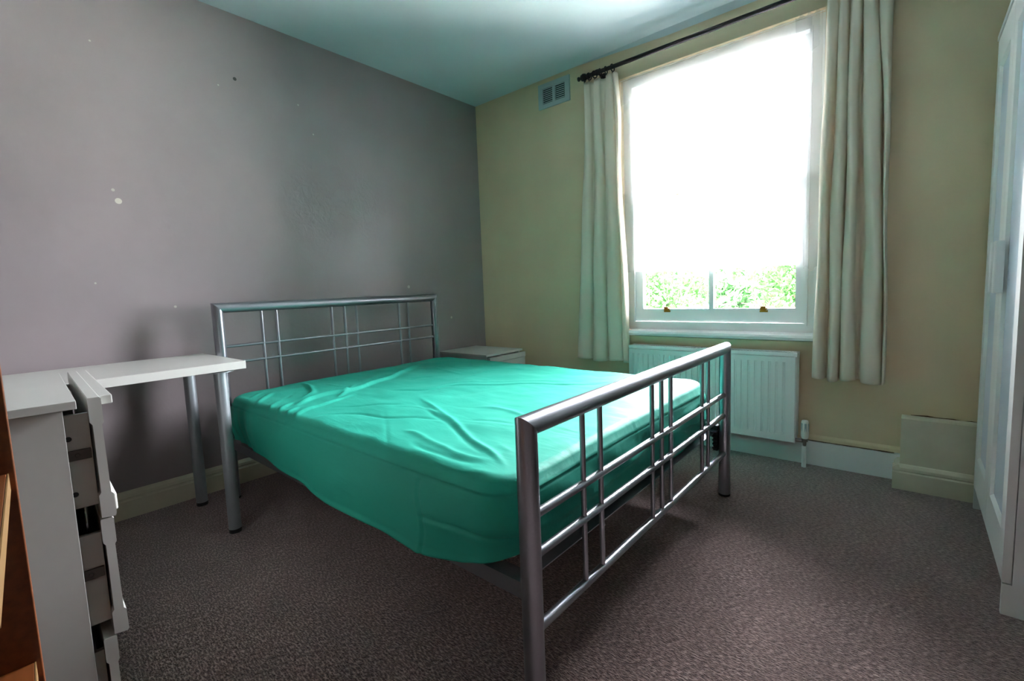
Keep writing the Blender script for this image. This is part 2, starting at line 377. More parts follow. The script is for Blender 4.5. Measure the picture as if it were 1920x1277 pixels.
bm = bmesh.new(); lathe(bm, [(.024, 0), (.024, .006), (.012, .008), (.011, .020), (.017, .024), (.012, .034), (.001, .036)], (1.666, .072, 1.545), 'z', 16)
box(bm, 1.64, 1.70, .064, .080, 1.551, 1.557)
o = bmo('sash_fastener', bm, M['brass'], ls, angle=.6); o['label'] = 'brass sash fastener on the meeting rail'
bm = bmesh.new()
prism(bm, [(.20, .668), (-.040, .668), (-.052, .673), (-.056, .686), (-.050, .699), (-.038, .704), (.20, .706)], 1.365, OX1, 'x')
sill = bmo('window_sill', bm, W, win, angle=.6); sill['label'] = 'rounded white sill board'
bx('outer_sill', M['brick'], win, OX0, OX1, .18, .36, .62, .69)

# ------------------------------------------------------------------ outside
struct(bx('ground', M['bounce_ground'], None, -30, 34, .6, 60, -4.2, -4.0, bevel=0), 'unseen ground below the window, made pale to bounce light upwards')
def tree(label, base, height, crown_c, crown_r, nleaf, lm, size, fork=None):
    root = thing('tree', label, 'tree', base, 'trees seen through the window')
    bm = bmesh.new(); b = Vector(base); f = Vector(fork or crown_c)
    tube(bm, b, f, .13, 10, r1=.075)
    tips = []
    for i in range(11):
        a = random.uniform(0, 2 * PI); L_ = random.uniform(.6, 1.2)
        d = Vector((math.cos(a) * 1.0, math.sin(a) * .7, random.uniform(-.05, .85))).normalized()
        q = f + d * crown_r[0] * .45 * L_; e = q + (d + Vector((random.uniform(-.6, .6), random.uniform(-.6, .6), random.uniform(-.2, .5)))).normalized() * crown_r[0] * .5
        s = f - Vector((0, 0, random.uniform(0, .3)))
        tube(bm, s, q, .035, 7, r1=.022); tube(bm, q, e, .022, 6, r1=.008); tips += [q, e, q.lerp(e, .5)]
        for k in range(3):
            t = q.lerp(e, random.random()); g = t + Vector((random.uniform(-1, 1), random.uniform(-1, 1), random.uniform(-.3, .8))).normalized() * crown_r[0] * .3
            tube(bm, t, g, .010, 5, r1=.004); tips.append(g)
    tr = bmo('trunk', bm, M['bark'], root, smooth=True)
    # leaves: clumps of small blades
    cl = np.array([crown_c]) + rng.normal(0, .42, (int(nleaf / 45), 3)) * np.array(crown_r)
    idx = rng.integers(0, len(cl), nleaf); c = cl[idx] + rng.normal(0, .13, (nleaf, 3))
    u = rng.normal(0, 1, (nleaf, 3)); u /= np.linalg.norm(u, axis=1)[:, None]
    v = np.cross(u, rng.normal(0, 1, (nleaf, 3))); v /= np.linalg.norm(v, axis=1)[:, None]
    s = size * rng.uniform(.6, 1.3, (nleaf, 1))
    V = np.stack([c - u * s, c + v * s * .42, c + u * s, c - v * s * .42], 1).reshape(-1, 3)
    me = bpy.data.meshes.new('foliage'); me.from_pydata(V.tolist(), [], [(4 * i, 4 * i + 1, 4 * i + 2, 4 * i + 3) for i in range(nleaf)])
    fo = link('foliage', me, M[lm], root); fo['kind'] = 'stuff'
    rebase(root, base)
    return root
tree('leafy tree with reddish forked trunk outside the left window pane', (-.70, 6.2, -4), 5, (-1.1, 6.2, .75), (1.5, 1.0, .95), 5200, 'leaf2', .065, fork=(-.74, 6.2, .50))
tree('pale green leafy tree outside the right window pane', (1.1, 11.0, -4), 5, (.9, 11.0, .7), (2.0, 1.1, 1.0), 7000, 'leaf2', .09, fork=(1.0, 11.0, .2))
tree('darker green tree standing farther back behind the other two', (-3.4, 17.0, -4), 6, (-2.9, 17.0, .4), (4.4, 1.4, 1.5), 9000, 'leaf', .14)

# ------------------------------------------------------------------ bed
bed = thing('bed_frame', 'silver tubular metal double bed frame with grid headboard and footboard', 'bed')
ST = M['steel']
def end_board(x, yn, yf_, h, r, bars, spind, zlow, rb, rs, rlow, zpost0=.006):
    zt = h - r
    for y, s in ((yn, 1), (yf_, -1)):
        bm = bmesh.new(); tube(bm, (x, y, zpost0), (x, y, zt), r, 36, m1=(0, s, 1))
        p = bmo('post', bm, ST, bed, angle=.6)
        bm = bmesh.new(); lathe(bm, [(r * .98, 0), (r * 1.02, .002), (r * 1.02, .010), (r * .9, .012)], (x, y, 0), 'z', 28)
        c = bmo('foot_cap', bm, M['plastic'], p, angle=.6); c['label'] = 'black plastic foot cap'
    bm = bmesh.new(); tube(bm, (x, yn, zt), (x, yf_, zt), r, 36, m0=(0, 1, 1), m1=(0, -1, 1))
    bmo('top_rail', bm, ST, bed, angle=.6)
    for z in bars: tb('crossbar', ST, bed, (x, yn + r * .6, z), (x, yf_ - r * .6, z), rb, 18)
    tb('bottom_rail', ST, bed, (x, yn + r * .6, zlow), (x, yf_ - r * .6, zlow), rlow, 20)
    for y in spind: tb('spindle', ST, bed, (x, y, zlow), (x, y, zt - r * .5), rs, 14)
XH, XF = .2016, 2.145
HN, HF_ = -2.091, -.723; FN, FF = -2.113, -.661
end_board(XH, HN, HF_, .9648 + .025, .025, (.772, .690), (-1.888, -1.812, -1.498, -1.416, -1.338, -1.024, -.951), .34, .0075, .0075, .010)
end_board(XF, FN, FF, .6956 + .025, .025, (.482, .386), (-1.883, -1.793, -1.454, -1.377, -1.297, -.969, -.893), .206, .0110, .0075, .0125)
def side_rail(ya, yb, s):
    bm = bmesh.new()   # L-profile: tall web outside, flange turned inwards
    xa, xb = XH + .020, XF - .022
    def P(x, o, z): 
        t = (x - XH) / (XF - XH); return (x, ya + (yb - ya) * t + s * o, z)
    prof = [(0, .272), (.003, .272), (.003, .310), (.045, .310), (.045, .313), (0, .313)]
    A = [bm.verts.new(P(xa, *q)) for q in prof]; B = [bm.verts.new(P(xb, *q)) for q in prof]
    for i in range(6): bm.faces.new((A[i], A[(i + 1) % 6], B[(i + 1) % 6], B[i]))
    bm.faces.new(A); bm.faces.new(B)
    return bmo('side_rail', bm, ST, bed)
side_rail(HN - .010, FN + .002, 1); side_rail(HF_ + .010, FF - .002, -1)
for x in (XH + .06, XF - .075):
    bm = bmesh.new(); prism(bm, [(0, .27), (.003, .27), (.003, .297), (.035, .297), (.035, .300), (0, .300)], HN + .0, FF - .0, 'y')
    for v in bm.verts: v.co.x += x
    bmo('end_rail', bm, ST, bed)
bx('centre_rail', ST, bed, XH + .06, XF - .075, -1.405, -1.375, .275, .297)
for i in range(13):
    x = .33 + i * .135
    bx('slat', M['slat'], bed, x, x + .068, -2.075, -.70, .3135, .3215)
for x, y in ((XF - .034, FF - .004), (XH + .034, HF_ - .004)):
    s = 1 if y > -1.4 else -1; d = 1 if x < 1 else -1
    bm = bmesh.new(); box(bm, x - .010, x + .010, y - .022, y + .012, .215, .335); box(bm, min(x, x + d * .07), max(x, x + d * .07), y - .02, y + .008, .305, .340)
    for k in range(4): box(bm, x - .012, x + .012, y - .030, y - .020, .225 + k * .018, .234 + k * .018)
    o = bmo('corner_bracket', bm, M['plastic'], bed, bevel=.002); o['label'] = 'black plastic corner bracket'
rebase(bed, (1.17, -1.4, 0))

# ------------------------------------------------------------------ mattress and sheet
X0, X1, Y0, Y1 = .248, 2.085, -2.112, -.690
LX, LY = X1 - X0, Y1 - Y0
def rr_map(x, y, Rn, Rf):
    """map a rectangle onto one with rounded corners (radius by end)"""
    R = np.where(x < (X0 + X1) / 2, Rn, Rf)
    dx = np.maximum(np.maximum(X0 + R - x, x - (X1 - R)), 0); dy = np.maximum(np.maximum(Y0 + R - y, y - (Y1 - R)), 0)
    n = np.hypot(dx, dy); k = np.where(n > 1e-9, np.maximum(dx, dy) / np.maximum(n, 1e-9), 1)
    sx = np.where(x < (X0 + X1) / 2, -1, 1); sy = np.where(y < (Y0 + Y1) / 2, -1, 1)
    both = (dx > 0) & (dy > 0)
    nx = np.where(both, x - sx * dx + sx * dx * k, x); ny = np.where(both, y - sy * dy + sy * dy * k, y)
    return nx, ny
def smooth_poly(pts, n=14):
    pts = [np.array(p, float) for p in pts]
    if len(pts) < 3: return np.array([pts[0] + (pts[-1] - pts[0]) * t for t in np.linspace(0, 1, n)])
    P = [2 * pts[0] - pts[1]] + pts + [2 * pts[-1] - pts[-2]]; out = []
    for i in range(1, len(P) - 2):
        for t in np.linspace(0, 1, 8, endpoint=False):
            a, b, c, d = P[i - 1:i + 3]
            out.append(.5 * (2 * b + (c - a) * t + (2 * a - 5 * b + 4 * c - d) * t * t + (3 * b - a - 3 * c + d) * t ** 3))
    out.append(pts[-1]); return np.array(out)
def ridge(X, Y, pts, h, wd, taper=.25, asym=0):
    P = smooth_poly(pts); n = len(P); best = np.full(X.shape, 1e9); tt = np.zeros(X.shape); sg = np.zeros(X.shape)
    for i in range(n - 1):
        a, b = P[i], P[i + 1]; d = b - a; l2 = d @ d + 1e-12
        t = np.clip(((X - a[0]) * d[0] + (Y - a[1]) * d[1]) / l2, 0, 1)
        qx, qy = X - a[0] - t * d[0], Y - a[1] - t * d[1]; dd = qx * qx + qy * qy; m = dd < best
        best = np.where(m, dd, best); tt = np.where(m, (i + t) / (n - 1), tt); sg = np.where(m, np.sign(d[0] * qy - d[1] * qx), sg)
    dist = np.sqrt(best); tp = np.minimum(1, np.minimum(tt, 1 - tt) / max(taper, 1e-3)); tp = tp * tp * (3 - 2 * tp)
    wl = np.where(sg > 0, wd * (1 + asym), wd * (1 - asym))
    return h * tp * np.exp(-(dist / wl) ** 2)
FOLDS = [   # polyline on the mattress top in metres, height, width, taper, asymmetry
    ([(0.836, -2.057), (0.761, -1.937), (0.749, -1.840), (0.769, -1.734), (0.702, -1.575), (0.645, -1.406), (0.514, -1.203), (0.381, -0.963)], .017, .020, .15, .3),
    ([(1.013, -2.139), (0.937, -2.055), (0.912, -1.961), (0.887, -1.878), (0.827, -1.729)], .010, .014, .3, .2),
    ([(0.850, -1.858), (0.751, -1.744), (0.609, -1.617)], .008, .012, .3, 0),
    ([(1.069, -2.088), (1.074, -2.014), (1.173, -1.941), (1.321, -1.921), (1.438, -1.853), (1.576, -1.824)], -.007, .013, .2, 0),
    ([(0.961, -1.987), (1.031, -1.907), (1.145, -1.818), (1.298, -1.761), (1.460, -1.761)], -.005, .010, .3, 0),
    ([(1.166, -1.805), (1.324, -1.762), (1.554, -1.809)], .006, .012, .3, 0),
    ([(1.133, -1.637), (1.371, -1.733), (1.567, -1.815), (1.776, -1.923), (1.904, -1.975), (2.023, -2.038)], .009, .011, .2, .2),
    ([(1.188, -1.695), (1.408, -1.784), (1.589, -1.849), (1.790, -1.953), (1.916, -2.003)], -.005, .010, .2, 0),
    ([(0.887, -1.664), (1.084, -1.549), (1.133, -1.414), (1.284, -1.307), (1.435, -1.180), (1.627, -1.090), (1.743, -0.939)], -.010, .014, .12, 0),
    ([(1.043, -1.515), (1.084, -1.369), (1.227, -1.245), (1.389, -1.122), (1.584, -1.023)], .005, .016, .2, 0),
    ([(1.483, -1.987), (1.577, -1.980), (1.701, -2.012), (1.848, -2.032), (1.976, -2.014)], .007, .014, .25, 0),
    ([(1.584, -2.023), (1.718, -2.062), (1.837, -2.058), (1.973, -2.049)], -.005, .012, .3, 0),
    ([(1.582, -2.154), (1.705, -2.148), (1.826, -2.151), (1.925, -2.106), (2.040, -2.064)], .006, .018, .3, 0),
    ([(1.868, -2.184), (1.938, -2.150), (2.021, -2.134), (2.078, -2.108)], -.005, .014, .3, 0),
    ([(1.459, -1.661), (1.611, -1.605), (1.723, -1.627), (1.861, -1.694)], .006, .013, .3, 0),
    ([(1.584, -1.790), (1.694, -1.748), (1.807, -1.729)], -.004, .012, .3, 0),
    ([(1.862, -1.904), (1.954, -1.941)], .004, .012, .4, 0),
    ([(1.191, -1.845), (1.433, -1.998), (1.638, -2.136)], -.002, .006, .2, 0),
    ([(0.253, -1.735), (0.472, -1.794), (0.623, -1.858), (0.689, -1.955)], .013, .014, .3, .3),
    ([(0.629, -2.116), (0.518, -2.036), (0.415, -1.941)], .010, .013, .35, 0),
    ([(0.800, -2.151), (0.692, -2.057), (0.593, -1.946)], .010, .012, .35, 0),
    ([(0.888, -2.154), (0.797, -2.070), (0.697, -1.950)], .010, .012, .35, 0),
    ([(0.953, -2.156), (0.878, -2.074), (0.827, -1.994)], .008, .010, .35, 0),
    ([(0.473, -2.085), (0.398, -2.015), (0.335, -1.926)], .006, .012, .35, 0),
    ([(0.737, -2.107), (0.657, -2.017), (0.510, -1.885)], -.006, .010, .35, 0),
    ([(0.399, -1.695), (0.578, -1.707), (0.674, -1.678)], .005, .012, .35, 0),
    ([(1.185, -2.103), (1.450, -2.111), (1.621, -2.128), (1.748, -2.154)], -.003, .02, .3, 0),
    ([(0.519, -1.045), (0.814, -1.151), (0.951, -1.163)], .006, .014, .3, 0),
    ([(0.516, -0.964), (0.813, -1.046), (0.882, -0.973)], -.004, .010, .3, 0),
    ([(0.996, -1.302), (1.029, -1.196), (0.991, -1.023), (1.017, -0.939)], .005, .016, .3, 0),
    ([(0.819, -1.459), (0.815, -1.344), (0.921, -1.315)], -.004, .012, .3, 0),
]
def fbm(X, Y, seeds, amp):
    Z = np.zeros(X.shape)
    for fx, fy, ph, a in seeds: Z += a * np.sin(fx * X + fy * Y + ph + 1.3 * np.sin(.7 * fy * X - .6 * fx * Y + 2 * ph))
    return amp * Z
SE = [(rng.uniform(4, 26), rng.uniform(-26, 26), rng.uniform(0, 6), rng.uniform(.3, 1)) for _ in range(12)]
SE2 = [(rng.uniform(18, 50), rng.uniform(-70, 70), rng.uniform(0, 6), rng.uniform(.3, 1)) for _ in range(12)]
def top_z(X, Y):
    Z = np.full(X.shape, .547)
    u = (X - X0) / LX; v = (Y - Y0) / LY
    Z += .010 * (np.sin(np.clip(u, 0, 1) * PI) * np.sin(np.clip(v, 0, 1) * PI)) - .006 * (1 - v)
    for k, (pts, h, wd, tp, asy) in enumerate(FOLDS): Z += ridge(X, Y, pts, h * (.95 if k < 3 else .66), wd * .82, tp, asy)
    Z += fbm(X, Y, SE, .0007) + fbm(X, Y, SE2, .00022)
    return Z
NX, NY = 262, 200
gx = X0 + LX * np.linspace(0, 1, NX); gy = Y0 + LY * np.linspace(0, 1, NY)
GX, GY = np.meshgrid(gx, gy, indexing='ij')
def edge_warp(g, a, b, r=.05):   # more rows near the rounded edge
    t = (g - a) / (b - a); return a + (b - a) * (t - .035 * np.sin(2 * PI * t) * 1.0)
GX = edge_warp(GX, X0, X1); GY = edge_warp(GY, Y0, Y1)
e = np.minimum(np.minimum(GX - X0, X1 - GX), np.minimum(GY - Y0, Y1 - GY))
MX, MY = rr_map(GX, GY, .13, .11)
RZ = .034
drop = np.where(e < RZ, RZ - np.sqrt(np.maximum(RZ * RZ - (RZ - e) ** 2, 0)), 0)
fade = np.clip(e / .02, 0, 1)
ZT = .547 + (top_z(MX, MY) - .547) * (.35 + .65 * fade) - drop
verts = [np.stack([MX, MY, ZT], -1).reshape(-1, 3)]
faces = []
ii, jj = np.meshgrid(np.arange(NX - 1), np.arange(NY - 1), indexing='ij'); ii = ii.ravel(); jj = jj.ravel()
faces += np.stack([ii * NY + jj, (ii + 1) * NY + jj, (ii + 1) * NY + jj + 1, ii * NY + jj + 1], 1).tolist()
per = [(i, 0) for i in range(NX - 1)] + [(NX - 1, j) for j in range(NY - 1)] + [(i, NY - 1) for i in range(NX - 1, 0, -1)] + [(0, j) for j in range(NY - 1, 0, -1)]
pid = np.array([i * NY + j for i, j in per]); PN = len(per)
px_ = np.array([MX[i, j] for i, j in per]); py_ = np.array([MY[i, j] for i, j in per]); pz_ = np.array([ZT[i, j] for i, j in per])
tx_ = np.roll(px_, -1) - np.roll(px_, 1); ty_ = np.roll(py_, -1) - np.roll(py_, 1); tn = np.hypot(tx_, ty_); nxn, nyn = ty_ / tn, -tx_ / tn
arc = np.cumsum(np.hypot(px_ - np.roll(px_, 1), py_ - np.roll(py_, 1)))
near = np.clip(-nyn, 0, 1); foot = np.clip(nxn, 0, 1)
hx = np.array([.25, .33, .70, 1.23, 1.74, 1.92, 2.09]); hz = np.array([.345, .340, .326, .276, .272, .298, .350])
hem = .345 + (np.interp(px_, hx, hz) - .345) * near - .030 * foot * np.clip((py_ + 2.0) / .6, 0, 1) + .004 * np.sin(arc * 11)
NS = 44
last = pid
for k in range(1, NS + 1):
    t = k / NS; z = pz_ + (hem - pz_) * t
    o = .012 * np.sin(PI * min(1, t * 1.1)) + .004
    o = o + near * (.016 * np.clip((px_ - .5) / .5, 0, 1) * np.clip((2.05 - px_) / .3, 0, 1) * t)
    o = o + fbm(arc, z * .6, SE, .0012) * t
    # seam under the top edge, all the way round
    zs = .500 + .004 * np.sin(arc * 3.1)
    o = o - .0032 * np.exp(-((z - zs) / .0032) ** 2) + .0018 * np.exp(-((z - zs - .008) / .005) ** 2)
    # stitched seams on the near side towards the foot
    sx = 1.772 + .012 * np.sin((z - .3) * 30)
    o = o + near * np.where(z < .49, 1, 0) * (-.004 * np.exp(-((px_ - sx) / .0045) ** 2) + .0015 * np.exp(-((px_ - sx + .012) / .008) ** 2))
    zz = .385 + np.clip(px_ - 1.77, 0, .4) * .045
    o = o + near * np.clip((px_ - 1.765) / .01, 0, 1) * (-.005 * np.exp(-((z - zz) / .0035) ** 2) + .0025 * np.exp(-((z - zz + .013) / .010) ** 2))
    # vertical and slanted folds at the head corner and along the foot
    hc = np.exp(-((px_ - .43) / .13) ** 2) * near
    o = o + hc * .006 * np.sin(px_ * 85 + z * 25) * (.3 + .7 * t)
    o = o + foot * (.0045 * np.sin(py_ * 21 + z * 34) * np.sin(PI * t) + .004 * np.exp(-((z - .415 + .02 * np.sin(py_ * 6)) / .012) ** 2)
                    + .007 * np.exp(-((z - .47 - .05 * (py_ + .95)) / .014) ** 2) * np.exp(-((py_ + .95) / .22) ** 2))
    verts.append(np.stack([px_ + nxn * o, py_ + nyn * o, z], -1))
    cur = NX * NY + (k - 1) * PN + np.arange(PN)
    faces += np.stack([last, cur, np.roll(cur, -1), np.roll(last, -1)], 1).tolist(); last = cur
for q, (oo, dz) in enumerate(((-.004, -.003), (-.03, .006), (-.07, .008))):   # hem turned under
    verts.append(np.stack([px_ + nxn * oo, py_ + nyn * oo, np.maximum(hem + dz, .325 if q else 0)], -1))
    cur = NX * NY + (NS + q) * PN + np.arange(PN); faces += np.stack([last, cur, np.roll(cur, -1), np.roll(last, -1)], 1).tolist(); last = cur
me = bpy.data.meshes.new('fitted_sheet'); me.from_pydata(np.concatenate(verts).tolist(), [], faces); me.update()
sheet = link('fitted_sheet', me, M['sheet'], smooth=True)
bm = bmesh.new(); bm.from_mesh(me); bmesh.ops.recalc_face_normals(bm, faces=bm.faces[:]); bm.to_mesh(me); bm.free()
tag(sheet, 'creased teal green fitted sheet stretched over the mattress', 'sheet')
bm = bmesh.new(); box(bm, X0 + .03, X1 - .03, Y0 + .03, Y1 - .03, .323, .505)
mt = bmo('mattress', bm, M['mattress'], bevel=.022); tag(mt, 'double mattress lying on the metal bed frame inside the green sheet', 'mattress')

# ------------------------------------------------------------------ desk
desk = thing('desk', 'white desk top on silver tube legs in front of the grey wall', 'desk')
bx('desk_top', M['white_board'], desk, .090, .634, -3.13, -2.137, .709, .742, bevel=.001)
for x, y in ((.149, -2.222), (.583, -2.222), (.149, -3.04), (.583, -3.04)):
    p = tb('leg', M['desk_leg'], desk, (x, y, .018), (x, y, .709), .0245, 32)
    bm = bmesh.new(); lathe(bm, [(.022, 0), (.0245, .002), (.0245, .016), (.022, .019)], (x, y, 0), 'z', 28)
    bmo('foot_cap', bm, M['plastic'], p, angle=.6)
    bm = bmesh.new(); lathe(bm, [(.05, 0), (.05, .003), (.028, .006)], (x, y, .702), 'z', 28)
    bmo('mounting_plate', bm, M['desk_leg'], p, angle=.6)
rebase(desk, (.29, -2.6, 0))

# ------------------------------------------------------------------ chest of drawers (left foreground)
ch = thing('chest_of_drawers', 'white chest of drawers with half-open drawers at the left edge', 'chest')
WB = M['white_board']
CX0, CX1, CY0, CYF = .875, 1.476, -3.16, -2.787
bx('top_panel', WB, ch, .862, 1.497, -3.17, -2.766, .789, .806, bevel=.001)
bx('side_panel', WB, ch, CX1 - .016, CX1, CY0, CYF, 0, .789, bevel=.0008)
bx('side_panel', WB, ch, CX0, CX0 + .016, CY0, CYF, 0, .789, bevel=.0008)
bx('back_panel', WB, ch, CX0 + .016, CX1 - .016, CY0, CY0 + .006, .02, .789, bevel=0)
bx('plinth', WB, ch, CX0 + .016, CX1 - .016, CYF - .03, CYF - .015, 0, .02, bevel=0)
for zb, op in ((.541, .0), (.276, -.003), (.012, -.022)):
    zt = zb + .264; d = op
    bm = bmesh.new(); x0, x1 = CX0 - .002, CX1 + .003
    prof = [(-2.748 + d, zb + .003), (-2.726 + d, zb), (-2.723 + d, zb + .004), (-2.724 + d, zb + .050), (-2.728 + d, zb + .055), (-2.729 + d, zt - .060),
            (-2.726 + d, zt - .055), (-2.726 + d, zt - .003), (-2.729 + d, zt), (-2.747 + d, zt), (-2.748 + d, zt - .003), (-2.748 + d, zt - .052), (-2.744 + d, zt - .058), (-2.744 + d, zb + .058), (-2.748 + d, zb + .052)]
    A = [bm.verts.new((x0, *q)) for q in prof]; B = [bm.verts.new((x1, *q)) for q in prof]; n = len(prof)
    for i in range(n): bm.faces.new((A[i], A[(i + 1) % n], B[(i + 1) % n], B[i]))
    bm.faces.new(A); bm.faces.new(B)
    dr = bmo('drawer', bm, WB, ch)
    if zb > .5:
        bm = bmesh.new(); box(bm, x0, x1 - .020, -2.730 + d, -2.706 + d, zt - .020, zt - .001)
        bmo('grip', bm, WB, dr, bevel=.002)
        bm = bmesh.new(); box(bm, x0, x1 - .020, -2.726 + d, -2.718 + d, zb + .006, zb + .044)
        bmo('grip', bm, WB, dr, bevel=.003)
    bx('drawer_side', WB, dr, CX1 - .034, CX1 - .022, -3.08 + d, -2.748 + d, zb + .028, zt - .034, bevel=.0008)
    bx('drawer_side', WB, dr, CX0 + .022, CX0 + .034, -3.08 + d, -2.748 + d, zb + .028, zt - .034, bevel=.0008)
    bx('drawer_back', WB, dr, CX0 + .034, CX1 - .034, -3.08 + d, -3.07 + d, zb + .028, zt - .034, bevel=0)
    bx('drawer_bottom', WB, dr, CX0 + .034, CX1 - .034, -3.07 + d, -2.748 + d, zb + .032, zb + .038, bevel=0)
    zr = (zb + zt) / 2 + .012
    bm = bmesh.new(); box(bm, CX1 - .0222, CX1 - .0165, -3.05 + d, -2.750 + d, zr - .011, zr + .011)
    for yy in (-2.772, -2.800): lathe(bm, [(.005, 0), (.004, .0015)], (CX1 - .0165, yy + d, zr), 'x', 10)
    o = bmo('drawer_runner', bm, M['runner'], dr, bevel=.001); o['label'] = 'grey metal runner'
    if zb > .5:
        for zz in (zr + .036, zr - .084):
            bm = bmesh.new(); lathe(bm, [(.0055, 0), (.0055, .001), (.003, .0014)], (CX1 - .0222, -2.783, zz), 'x', 12)
            bmo('screw_hole', bm, M['plastic'], dr)
# stretcher above the first drawer; lower bars added for reflected skylight in the gaps
for zz in (.773, .532, .267):
    bx('stretcher_and_gap_light', WB, ch, CX0 + .016, CX1 - .016, CYF - .05, CYF - .004, zz, zz + .015 if zz > .7 else zz + .030, bevel=0)
rebase(ch, (1.17, -2.97, 0), math.radians(-3.2), (1.497, -2.766, 0))

# ------------------------------------------------------------------ wooden shelf unit at the left edge
wu = thing('wooden_shelf_unit', 'orange brown wooden shelf unit cut off by the left edge', 'shelf unit')
WD = M['wood']
bx('back_panel', WD, wu, 1.982, 2.0, -3.50, -2.876, .0, 1.35, bevel=.001)
for z in (.808, .574, .30):
    s = bx('shelf', WD, wu, 2.0, 2.34, -3.48, -2.8825, z - .020, z, bevel=.001)
    b = bx('edge_band', M['wood_edge'], s, 2.0, 2.34, -2.8824, -2.8812, z - .020, z, bevel=0); b['label'] = 'pale edge band'
bx('side_panel', WD, wu, 2.0, 2.34, -3.50, -3.482, 0, 1.35, bevel=.001)
for c in wu.children:
    pass
rebase(wu, (2.1, -3.2, 0), math.radians(-3.4), (2.0, -2.876, 0))

# ------------------------------------------------------------------ nightstand
ns = thing('nightstand', 'small white nightstand in the corner beyond the headboard', 'nightstand')
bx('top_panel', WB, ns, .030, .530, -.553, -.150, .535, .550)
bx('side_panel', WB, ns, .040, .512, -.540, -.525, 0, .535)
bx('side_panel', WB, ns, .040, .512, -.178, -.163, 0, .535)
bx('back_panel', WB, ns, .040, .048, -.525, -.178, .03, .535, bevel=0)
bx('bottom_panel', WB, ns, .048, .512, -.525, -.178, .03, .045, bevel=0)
for zb in (.045, .290):
    bm = bmesh.new(); prism(bm, [(.535, zb), (.556, zb), (.556, zb + .20), (.562, zb + .205), (.562, zb + .238), (.535, zb + .238)], -.548, -.155, 'y')
    dr = bmo('drawer', bm, WB, ns)
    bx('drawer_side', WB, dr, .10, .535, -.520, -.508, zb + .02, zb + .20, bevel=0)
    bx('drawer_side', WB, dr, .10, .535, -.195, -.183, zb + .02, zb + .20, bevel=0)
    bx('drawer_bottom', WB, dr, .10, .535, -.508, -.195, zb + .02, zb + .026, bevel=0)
rebase(ns, (.28, -.35, 0))

# ------------------------------------------------------------------ wardrobe
wa = thing('wardrobe', 'tall white two-door wardrobe with block handles at the right edge', 'wardrobe')
WF, WN, WX = -.190, -1.020, 3.012
mid = (WF + WN) / 2; PB = M['ward']
for ya, yb in ((WN, WN + .016), (WF - .016, WF)):   # side panels step forward below the doors
    bm = bmesh.new(); prism(bm, [(WX, 0), (WX, .095), (WX + .0205, .095), (WX + .0205, 1.885), (WX + .50, 1.885), (WX + .50, 0)], ya, yb, 'y')
    bmo('side_panel', bm, PB, wa, bevel=.0008)
bx('top_panel', PB, wa, WX - .004, WX + .51, WN - .008, WF + .008, 1.885, 1.903, bevel=.001)
bx('back_panel', PB, wa, WX + .49, WX + .498, WN + .016, WF - .016, .08, 1.885, bevel=0)
bx('bottom_panel', PB, wa, WX + .024, WX + .49, WN + .016, WF - .016, .08, .096, bevel=0)
def door(y0, y1, hs):
    zb, zt, st = .098, 1.878, .070
    bm = bmesh.new(); xa, xb = WX - .001, WX + .0185
    zi0, zi1 = .232, 1.772
    # bevelled stiles and rails around a sunk panel
    out = [(y0, zb), (y1, zb), (y1, zt), (y0, zt)]; inn = [(y0 + st, zi0), (y1 - st, zi0), (y1 - st, zi1), (y0 + st, zi1)]
    inn2 = [(y0 + st + .006, zi0 + .010), (y1 - st - .006, zi0 + .010), (y1 - st - .006, zi1 - .010), (y0 + st + .006, zi1 - .010)]
    F = [bm.verts.new((xa, *p)) for p in out]; I = [bm.verts.new((xa, *p)) for p in inn]; J = [bm.verts.new((xa + .009, *p)) for p in inn2]; Bk = [bm.verts.new((xb, *p)) for p in out]
    Jb = [bm.verts.new((xb, *p)) for p in inn2]
    for i in range(4):
        k = (i + 1) % 4
        bm.faces.new((F[i], F[k], I[k], I[i])); bm.faces.new((I[i], I[k], J[k], J[i])); bm.faces.new((F[i], F[k], Bk[k], Bk[i]))
        bm.faces.new((J[i], J[k], Jb[k], Jb[i])); bm.faces.new((Bk[i], Bk[k], Jb[k], Jb[i]))
    d = bmo('door', bm, PB, wa)
    p = bx('door_panel', M['ward_panel'], d, xa + .010, xb - .003, y0 + st + .004, y1 - st - .004, zi0 + .008, zi1 - .008, bevel=0); p['label'] = 'pale blue sunk panel'
    bm = bmesh.new(); yc = hs
    hw = .028; prism(bm, [(xa, yc - hw), (xa - .019, yc - hw), (xa - .022, yc - hw + .003), (xa - .022, yc + hw - .003), (xa - .019, yc + hw), (xa, yc + hw)], .925, 1.095, 'z')
    bmo('handle', bm, PB, d)
door(mid + .0015, WF - .001, mid + .034); door(WN + .001, mid - .0015, mid - .062)
rebase(wa, (3.26, -.60, 0))

